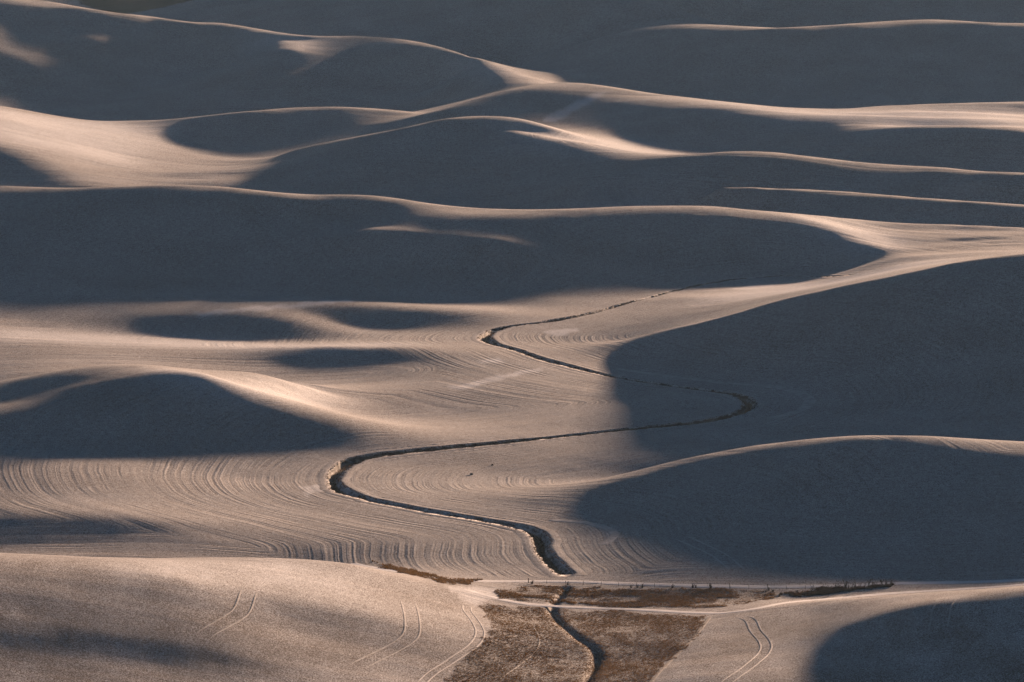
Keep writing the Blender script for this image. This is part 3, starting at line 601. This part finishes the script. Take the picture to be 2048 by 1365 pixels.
# ------------------------------------------------------------------ creek gully with eroded banks
def sweep_gully():
    P = resample(GULLY, .8); n = len(P); T = np.gradient(P, axis=0); T /= np.hypot(T[:, 0], T[:, 1])[:, None]; Nn = np.stack([T[:, 1], -T[:, 0]], 1)
    s = np.linspace(0, GLEN, n); w = gully_w(s); close = np.clip((GLEN-s)/5.0, 0, 1)
    depth = np.interp(s, [0, 150, 350, 1e5], [.5, 1.0, 1.9, 2.3])*(1+.18*_vnoise(s/9.0, s*0+.2, 35))
    lip = np.interp(s, [0, 1e5], [5.2, 5.2])
    shift = np.interp(s, [0, GLEN*.5, GLEN*.7, 1e5], [0, .1, .3, .38]); cols = []; bed = []
    prof = [('o', -1.0, 0), ('o', -.62, 0), ('o', -.28, 0), ('l', -1.0, .02), ('i', -.86, .30), ('i', -.70, .62), ('i', -.48, .90), ('i', -.15, 1.0), ('i', .15, 1.0), ('i', .48, .90), ('i', .70, .62), ('i', .86, .30), ('l', 1.0, .02), ('o', .28, 0), ('o', .62, 0), ('o', 1.0, 0)]
    for k, (kind, q, dep) in enumerate(prof):
        if kind == 'o': off = np.sign(q)*(w*.98+abs(q)*lip)
        else: off = (q+shift*(1-q*q))*w*close**.6
        if kind in 'il': off = off+.45*_vnoise(s/2.3, s*0+k*7.3, 37)*(1 if kind == 'l' else .8)+.18*_vnoise(s/.9, s*0+k*3.1, 38)
        x = P[:, 0]+Nn[:, 0]*off; y = P[:, 1]+Nn[:, 1]*off; z = land_z(x, y)
        if kind == 'o': z = z+(.05 if abs(q) < .9 else -.2)
        elif kind == 'l': z = z+.07+.05*_vnoise(s/2.0, s*0+k, 39)
        else: z = land_z(P[:, 0], P[:, 1])*.6+z*.4-depth*dep*close+.12*_vnoise(s/1.1, s*0+k*1.7, 40)
        cols.append(np.stack([x, y, z], 1)); bed.append(np.full(n, 1.0 if (kind == 'i' and dep > .85) else 0.0))
    V = np.stack(cols, 1); nc = V.shape[1]
    zero = np.zeros((n, nc)); side = np.repeat(np.abs(np.arange(nc)-(nc-1)/2)[None], n, 0)
    ob = make('creek_gully', V.reshape(-1, 3), grid_faces(n, nc), MAT['bank'], attrs=dict(bed=np.stack(bed, 1), row=side*1.2, rough=zero, snow=zero+.05, grass=zero, bare=zero), kind='structure')
    ob.data.materials.append(MAT['ground'])
    col = np.tile(np.arange(nc-1), n-1); ob.data.polygons.foreach_set('material_index', np.where((col < 3) | (col > nc-5), 1, 0).astype(np.int32))
    return ob
sweep_gully()
# ------------------------------------------------------------------ tracks: ribbons pressed into the snow
def ribbon(name, px, width, cover, rut=0.0, lift=.06, **props):
    P = resample(line_at(px), 1.2); n = len(P); T = np.gradient(P, axis=0); T /= np.hypot(T[:, 0], T[:, 1])[:, None]; Nn = np.stack([T[:, 1], -T[:, 0]], 1)
    s = np.arange(n)*1.2; cols = []; cv = []
    qs = (-1, -.75, -.45, -.15, .15, .45, .75, 1)
    for q in qs:
        off = q*width*.5*(1+.15*_vnoise(s/6.0, s*0+1, 81))
        x = P[:, 0]+Nn[:, 0]*off; y = P[:, 1]+Nn[:, 1]*off
        z = land_z(x, y)+(lift if abs(q) < .9 else -.05)-(rut if abs(q) == .45 else 0)
        cols.append(np.stack([x, y, z], 1)); cv.append(np.full(n, cover if abs(q) < .9 else cover-.15))
    V = np.stack(cols, 1)
    return make(name, V.reshape(-1, 3), grid_faces(n, len(qs)), MAT['track'], attrs=dict(cover=np.stack(cv, 1)), kind='structure', **props)
ribbon('farm_track', [(700,1128),(780,1141),(850,1152),(920,1160),(1000,1163),(1080,1163),(1160,1164),(1260,1168),(1360,1171),(1460,1173),(1560,1174),(1700,1171),(1850,1166),(2048,1160),(2100,1158)], 5.0, .95, .05)
ribbon('farm_lane', [(930,1180),(990,1196),(1050,1208),(1110,1213),(1200,1217),(1300,1221),(1400,1226),(1450,1226),(1520,1216),(1600,1203),(1750,1190),(1900,1180),(2060,1168)], 4.5, .9, .05)
ribbon('field_edge', [(1418,1236),(1392,1270),(1350,1312),(1303,1362),(1285,1385)], 1.6, .12, 0, .05)
ribbon('meadow_path', [(1068,1256),(1078,1276),(1074,1298),(1050,1322),(1000,1358)], .55, .15, 0, .06)
ribbon('headland_track', [(1235,738),(1330,752),(1430,764),(1530,772),(1590,784),(1620,800),(1602,820),(1540,838)], 5.0, .44, 0, .05)
ribbon('headland_track', [(1105,1040),(1170,1046),(1215,1058),(1228,1072),(1205,1090)], 4.0, .5, 0, .05)
def wheel_pair(px, gap=1.7, w=.5, cover=.5):
    P = line_at(px)
    Q = resample(P, 6.0); T = np.gradient(Q, axis=0); T /= np.hypot(T[:, 0], T[:, 1])[:, None]; Nn = np.stack([T[:, 1], -T[:, 0]], 1)
    for sgn in (-1, 1):
        S = resample(Q+sgn*.5*gap*Nn, 1.0); n = len(S); T2 = np.gradient(S, axis=0); T2 /= np.hypot(T2[:, 0], T2[:, 1])[:, None]; N2 = np.stack([T2[:, 1], -T2[:, 0]], 1)
        V = []; cv = []; fade = np.clip(np.minimum(np.arange(n), n-1-np.arange(n))/14.0, 0, 1)
        for q, dz in ((-1, -.03), (-.7, .07), (-.3, .03), (.3, .03), (.7, .07), (1, -.03)):
            x = S[:, 0]+N2[:, 0]*q*w*.5; y = S[:, 1]+N2[:, 1]*q*w*.5
            V.append(np.stack([x, y, land_z(x, y)+dz*fade-.04*(1-fade)], 1)); cv.append(np.full(n, cover))
        make('wheel_track', np.stack(V, 1).reshape(-1, 3), grid_faces(n, 6), MAT['track'], attrs=dict(cover=np.stack(cv, 1)), kind='structure')
wheel_pair([(935,1206),(935,1222),(952,1245),(960,1268),(945,1292),(905,1320),(860,1350),(830,1380)], 2.4)
wheel_pair([(1470,1230),(1500,1240),(1512,1262),(1530,1285),(1528,1305),(1495,1335),(1450,1368),(1430,1390)], 3.0)
wheel_pair([(815,1200),(822,1225),(825,1255),(818,1275),(790,1295),(750,1315),(700,1340)], 4.2, .5, .42)
wheel_pair([(500,1175),(492,1200),(480,1225),(450,1245),(420,1262),(390,1285)], 4.2, .5, .4)
wheel_pair([(1350,1070),(1400,1092),(1440,1112),(1465,1132),(1485,1148)], 4.5, .6, .6)
wheel_pair([(1905,1195),(1885,1212),(1880,1240),(1872,1275)], 5.0, .5, .5)
# ------------------------------------------------------------------ grass (nobody could count it)
def tufts(name, pts, hmin, hmax, mat, label, blades=4, spread_=.16):
    n = len(pts); V = []; Fc = []
    z = land_z(pts[:, 0], pts[:, 1])-.9*np.exp(-(dist_to(DITCH, pts[:, 0], pts[:, 1])[0]/1.5)**2) if pts.shape[1] == 2 else pts[:, 2]
    allv = np.empty((n, blades, 3, 3)); h = rng.uniform(hmin, hmax, n)
    for k in range(blades):
        ang = rng.uniform(0, 2*np.pi, n); lean = rng.uniform(.1, .6, n)*h; la = rng.uniform(0, 2*np.pi, n); bw = rng.uniform(.3, .9, n)*spread_
        ox = rng.normal(0, spread_, n); oy = rng.normal(0, spread_, n)
        cx, cy = pts[:, 0]+ox, pts[:, 1]+oy
        allv[:, k, 0] = np.stack([cx-np.cos(ang)*bw, cy-np.sin(ang)*bw, z-.05], 1)
        allv[:, k, 1] = np.stack([cx+np.cos(ang)*bw, cy+np.sin(ang)*bw, z-.05], 1)
        allv[:, k, 2] = np.stack([cx+np.cos(la)*lean, cy+np.sin(la)*lean, z+h*rng.uniform(.7, 1.1, n)], 1)
    return make(name, allv.reshape(-1, 3), np.arange(n*blades*3).reshape(-1, 3), mat, smooth=False, kind='stuff', label=label, category='grass')
def scatter(p, n, dens=None):
    lo, hi = p.min(0), p.max(0); out = []
    while sum(map(len, out)) < n:
        q = rng.uniform(lo, hi, (n*2, 2)); q = q[inside(p, q[:, 0]+1.2*fbm(q[:, 0]/3, q[:, 1]/5, 51, 2), q[:, 1]+4*fbm(q[:, 0]/5, q[:, 1]/9, 52, 2))]
        if dens is not None: q = q[rng.uniform(0, 1, len(q)) < dens(q)]
        out.append(q)
    return np.vstack(out)[:n]
def patchy(q): return np.clip(.5+.45*fbm(q[:, 0]/6.0, q[:, 1]/14.0, 91, 3), .12, 1)
tufts('meadow_grass', scatter(GRASS_POLYS[0], 30000, patchy), .08, .30, MAT['grass'], 'brown dead grass with snow between on the low ground in front of the lane')
tufts('verge_grass', scatter(GRASS_POLYS[1], 9000, lambda q: np.clip(.4+.8*fbm(q[:, 0]/7.0, q[:, 1]/5.0, 93, 3), .05, 1)), .10, .42, MAT['grass'], 'brown dead grass between the fence and the lane')
tufts('bank_grass', scatter(GRASS_POLYS[2], 2600, patchy), .2, .7, MAT['grass'], 'narrow strip of brown grass on the bank beside the front left mound')
tufts('ditch_grass', scatter(GRASS_POLYS[3], 2600, patchy), .2, .8, MAT['weed'], 'dark dead grass at the foot of the weeds by the right hill')
# grass on the bed and along the lip of the gully
def along(lo_s, hi_s, n, side):
    P = resample(GULLY, 1.0); T = np.gradient(P, axis=0); T /= np.hypot(T[:, 0], T[:, 1])[:, None]; s = rng.uniform(lo_s, hi_s, n); k = np.clip((s/GLEN*len(P)).astype(int), 0, len(P)-1)
    w = gully_w(s)
    off = rng.uniform(-.55, .55, n)*w if side == 'bed' else (rng.choice([-1, 1], n)*(w+rng.normal(.15, .25, n)))
    x = P[k, 0]+T[k, 1]*off; y = P[k, 1]-T[k, 0]*off; z = land_z(x, y)
    if side == 'bed': z = z-np.interp(s, [0, 150, 350, 1e5], [.4, .85, 1.65, 2.0])*np.clip((GLEN-s)/5, 0, 1)
    return np.stack([x, y, z], 1)
tufts('gully_bed_grass', np.vstack([along(GLEN-240, GLEN-3, 2600, 'bed'), along(GLEN*.42, GLEN-240, 1500, 'bed'), along(300, GLEN*.42, 900, 'bed')]), .25, .75, MAT['grass'], 'rust brown grass on the bed of the creek gully')
tufts('gully_lip_grass', along(200, GLEN-2, 3600, 'lip'), .12, .4, MAT['weed'], 'dark dead grass along the lips of the creek gully')
# ------------------------------------------------------------------ fence along the farm track
FENCE_PX = [(1057,1166),(1160,1170),(1260,1174),(1360,1176),(1457,1178),(1523,1178),(1600,1180),(1700,1174),(1790,1169)]
FP = line_at(FENCE_PX); FL = resample(FP, 5.5)
fence = bpy.data.objects.new('wire_fence', None); scene.collection.objects.link(fence)
fence.location = (FL[0, 0], FL[0, 1], float(land_z(*FL[0]))); FO = np.array(fence.location)
fence['label'] = 'low wire fence on thin dark posts between the snowy track and the brown grass'; fence['category'] = 'fence'
def post_mesh(r, h):
    V = []; n = 7
    for k, (zz, rr) in enumerate(((-.35, r*1.05), (0, r), (h*.5, r*.94), (h*.96, r*.9), (h, r*.7))):
        for j in range(n):
            a = 2*math.pi*j/n; V.append((math.cos(a)*rr*(1+.12*math.sin(3*a+k)), math.sin(a)*rr, zz+(.03*math.sin(a) if k == 4 else 0)))
    Fs = [(k*n+j, k*n+(j+1) % n, (k+1)*n+(j+1) % n, (k+1)*n+j) for k in range(4) for j in range(n)]+[tuple(range(4*n, 5*n))]
    me = bpy.data.meshes.new('post'); me.from_pydata(V, [], Fs); me.materials.append(MAT['wood']); me.update(); return me
thick, thin = post_mesh(.14, 1.6), post_mesh(.065, 1.3)
stout = [line_at([p])[0] for p in ((1057,1166),(1457,1178),(1523,1178))]
tops = []
for k, (x, y) in enumerate(FL):
    big_ = min(np.hypot(x-q[0], y-q[1]) for q in stout) < 2.8
    o = bpy.data.objects.new('post', thick if big_ else thin); scene.collection.objects.link(o); o.parent = fence
    z = float(land_z(x, y)); o.location = (x-FO[0], y-FO[1], z-FO[2]); o.rotation_euler = (random.gauss(0, .06), random.gauss(0, .06), random.uniform(0, 6)); o.scale = (1, 1, random.uniform(.85, 1.1))
    tops.append((x, y, z))
tops = np.array(tops)-FO
for hgt in (.45, .78, 1.08):
    V = []; Fs = []
    for k in range(len(tops)):
        for j in range(4):
            a = j*math.pi/2; V.append((tops[k, 0], tops[k, 1]+.009*math.cos(a), tops[k, 2]+hgt+.009*math.sin(a)))
    for k in range(len(tops)-1):
        for j in range(4): Fs.append((k*4+j, k*4+(j+1) % 4, k*4+4+(j+1) % 4, k*4+4+j))
    make('wire', V, Fs, MAT['wood'], parent=fence)
# ------------------------------------------------------------------ tall dead weeds, one clump at a time
def weed_mesh(seed, h, n, bend=0.0, fan=.25):
    r = random.Random(seed); V = []; Fs = []
    for _ in range(n):
        ox, oy = r.gauss(0, fan*.6), r.gauss(0, fan*.6); lx, ly = r.gauss(bend, fan), r.gauss(0, fan); hh = h*r.uniform(.45, 1.05); w = r.uniform(.03, .07)*(1+h*.3)
        base = len(V)
        for q in (0, .4, .75, 1):
            c = (ox+lx*q*q*hh, oy+ly*q*q*hh, hh*q*(1-.08*q*abs(lx))-.08); ww = w*(1-.75*q)
            for j in range(3):
                a = 2.094*j; V.append((c[0]+ww*math.cos(a), c[1]+ww*math.sin(a), c[2]))
        for q in range(3):
            for j in range(3): Fs.append((base+q*3+j, base+q*3+(j+1) % 3, base+q*3+3+(j+1) % 3, base+q*3+3+j))
        tip = Vector(V[-1])   # seed head
        b0 = len(V); hl = .10*h
        for dz, rr in ((-hl*1.6, .01), (-hl*.6, .05+.02*h), (hl*.5, .01)):
            for j in range(4): a = j*math.pi/2; V.append((tip.x+rr*math.cos(a), tip.y+rr*math.sin(a), tip.z+dz))
        for q in range(2):
            for j in range(4): Fs.append((b0+q*4+j, b0+q*4+(j+1) % 4, b0+q*4+4+(j+1) % 4, b0+q*4+4+j))
    me = bpy.data.meshes.new('dead_weed'); me.from_pydata(V, [], Fs); me.materials.append(MAT['weed']); me.update(); return me
def weed(px, py, h, n, bend, label, group, seed):
    x, y = at(px, py); o = bpy.data.objects.new('dead_weed', weed_mesh(seed, h, n, bend)); scene.collection.objects.link(o)
    o.location = (x, y, float(land_z(x, y))); o.rotation_euler = (0, 0, random.uniform(-.4, .4))
    o['label'] = label; o['category'] = 'weed'; o['group'] = group
ORD = ('first second third fourth fifth sixth seventh eighth ninth tenth eleventh twelfth thirteenth fourteenth fifteenth sixteenth seventeenth '
       'eighteenth nineteenth twentieth twenty-first').split()
LOW = ('taller low dark bush on the snow just left of the tall weeds', 'low dark bush touching the left end of the tall weeds', 'low dark weed nearest the last grass below the fence end',
       'smallest dark weed on the snow between the fence end and the tall weeds', 'bushy dark weed beside the last stout fence post', 'low dark weed at the right end of the brown verge grass')
row_x = [1622,1630,1640,1648,1655,1662,1670,1676,1684,1690,1697,1703,1712,1720,1728,1737,1745,1752,1763,1772,1782]
for k, px in enumerate(row_x):
    weed(px, 1186-(px-1620)*.105, random.uniform(1.4, 2.5) if k % 3 else random.uniform(2.4, 3.2), random.randint(6, 12), random.choice([-.35, -.15, .1, .2]),
         (ORD[k]+' tall dead weed clump from the fence end, at the foot of the right hill').strip(), 'tall dead weeds at the foot of the right hill', 100+k)
for k, (px, py, h) in enumerate([(1595,1187,1.1),(1608,1189,.9),(1562,1190,.8),(1580,1192,.7),(1537,1181,1.0),(1545,1184,.8)]):
    weed(px, py, h, 26, 0, LOW[k], 'low weeds past the fence end', 140+k)
weed(1422, 1177, 1.6, 22, -.2, 'bushy dark weed sticking up beside the stout fence post', 'weeds along the fence', 160)
for k, px in enumerate([1262,1275,1285,1345,1385,1392]):
    weed(px, 1176, random.uniform(.9, 1.4), 12, 0, ORD[k]+' short brown weed from the culvert, growing through the wire fence', 'weeds along the fence', 170+k)
for k, (px, py) in enumerate([(1064,1168),(1135,1170)]):
    weed(px, py, 1.2, 16, .1, ('brown weed at the stout post on the left end of the fence', 'brown weed by the fence just below the end of the gully')[k], 'weeds at the culvert', 180+k)
# ------------------------------------------------------------------ lone stones in the field
def stone(px, py, r, label, seed):
    rr = random.Random(seed); x, y = at(px, py); V = []; Fs = []; n = 9
    for k in range(6):
        th = math.pi*k/5
        for j in range(n):
            a = 2*math.pi*j/n; q = r*(1+rr.uniform(-.2, .2)); V.append((math.sin(th)*math.cos(a)*q*1.3, math.sin(th)*math.sin(a)*q, math.cos(th)*q*.75+r*.45))
    for k in range(5):
        for j in range(n): Fs.append((k*n+j, k*n+(j+1) % n, (k+1)*n+(j+1) % n, (k+1)*n+j))
    o = make('fieldstone', V, Fs, MAT['stone'], smooth=False, label=label, category='stone'); o.location = (x, y, float(land_z(x, y)))
stone(943, 950, .5, 'dark stone in the ploughed rows inside the lower creek bend', 1)
stone(985, 931, .32, 'small dark stone on the snowy rows above the larger one', 2)

# ------------------------------------------------------------------ the air: a thin even haze round everything
def haze_box():
    x0, x1, y0, y1, z0, z1 = -15100, 15100, -8100, 22100, -45, 262
    V = [(x, y, z) for z in (z0, z1) for y in (y0, y1) for x in (x0, x1)]
    Fs = [(0, 2, 3, 1), (4, 5, 7, 6), (0, 1, 5, 4), (2, 6, 7, 3), (0, 4, 6, 2), (1, 3, 7, 5)]
    m = bpy.data.materials.new('haze'); m.use_nodes = True; nt = m.node_tree; nt.nodes.clear()
    out = nt.nodes.new('ShaderNodeOutputMaterial'); v = nt.nodes.new('ShaderNodeVolumePrincipled')
    v.inputs['Color'].default_value = (.46, .70, 1.0, 1); v.inputs['Density'].default_value = HAZE_DENSITY; v.inputs['Anisotropy'].default_value = .3
    nt.links.new(v.outputs[0], out.inputs['Volume'])
    return make('haze', V, Fs, m, smooth=False, kind='stuff', label='thin even haze in the air over the hills', category='haze')
HAZE_DENSITY = .000008
haze_box()
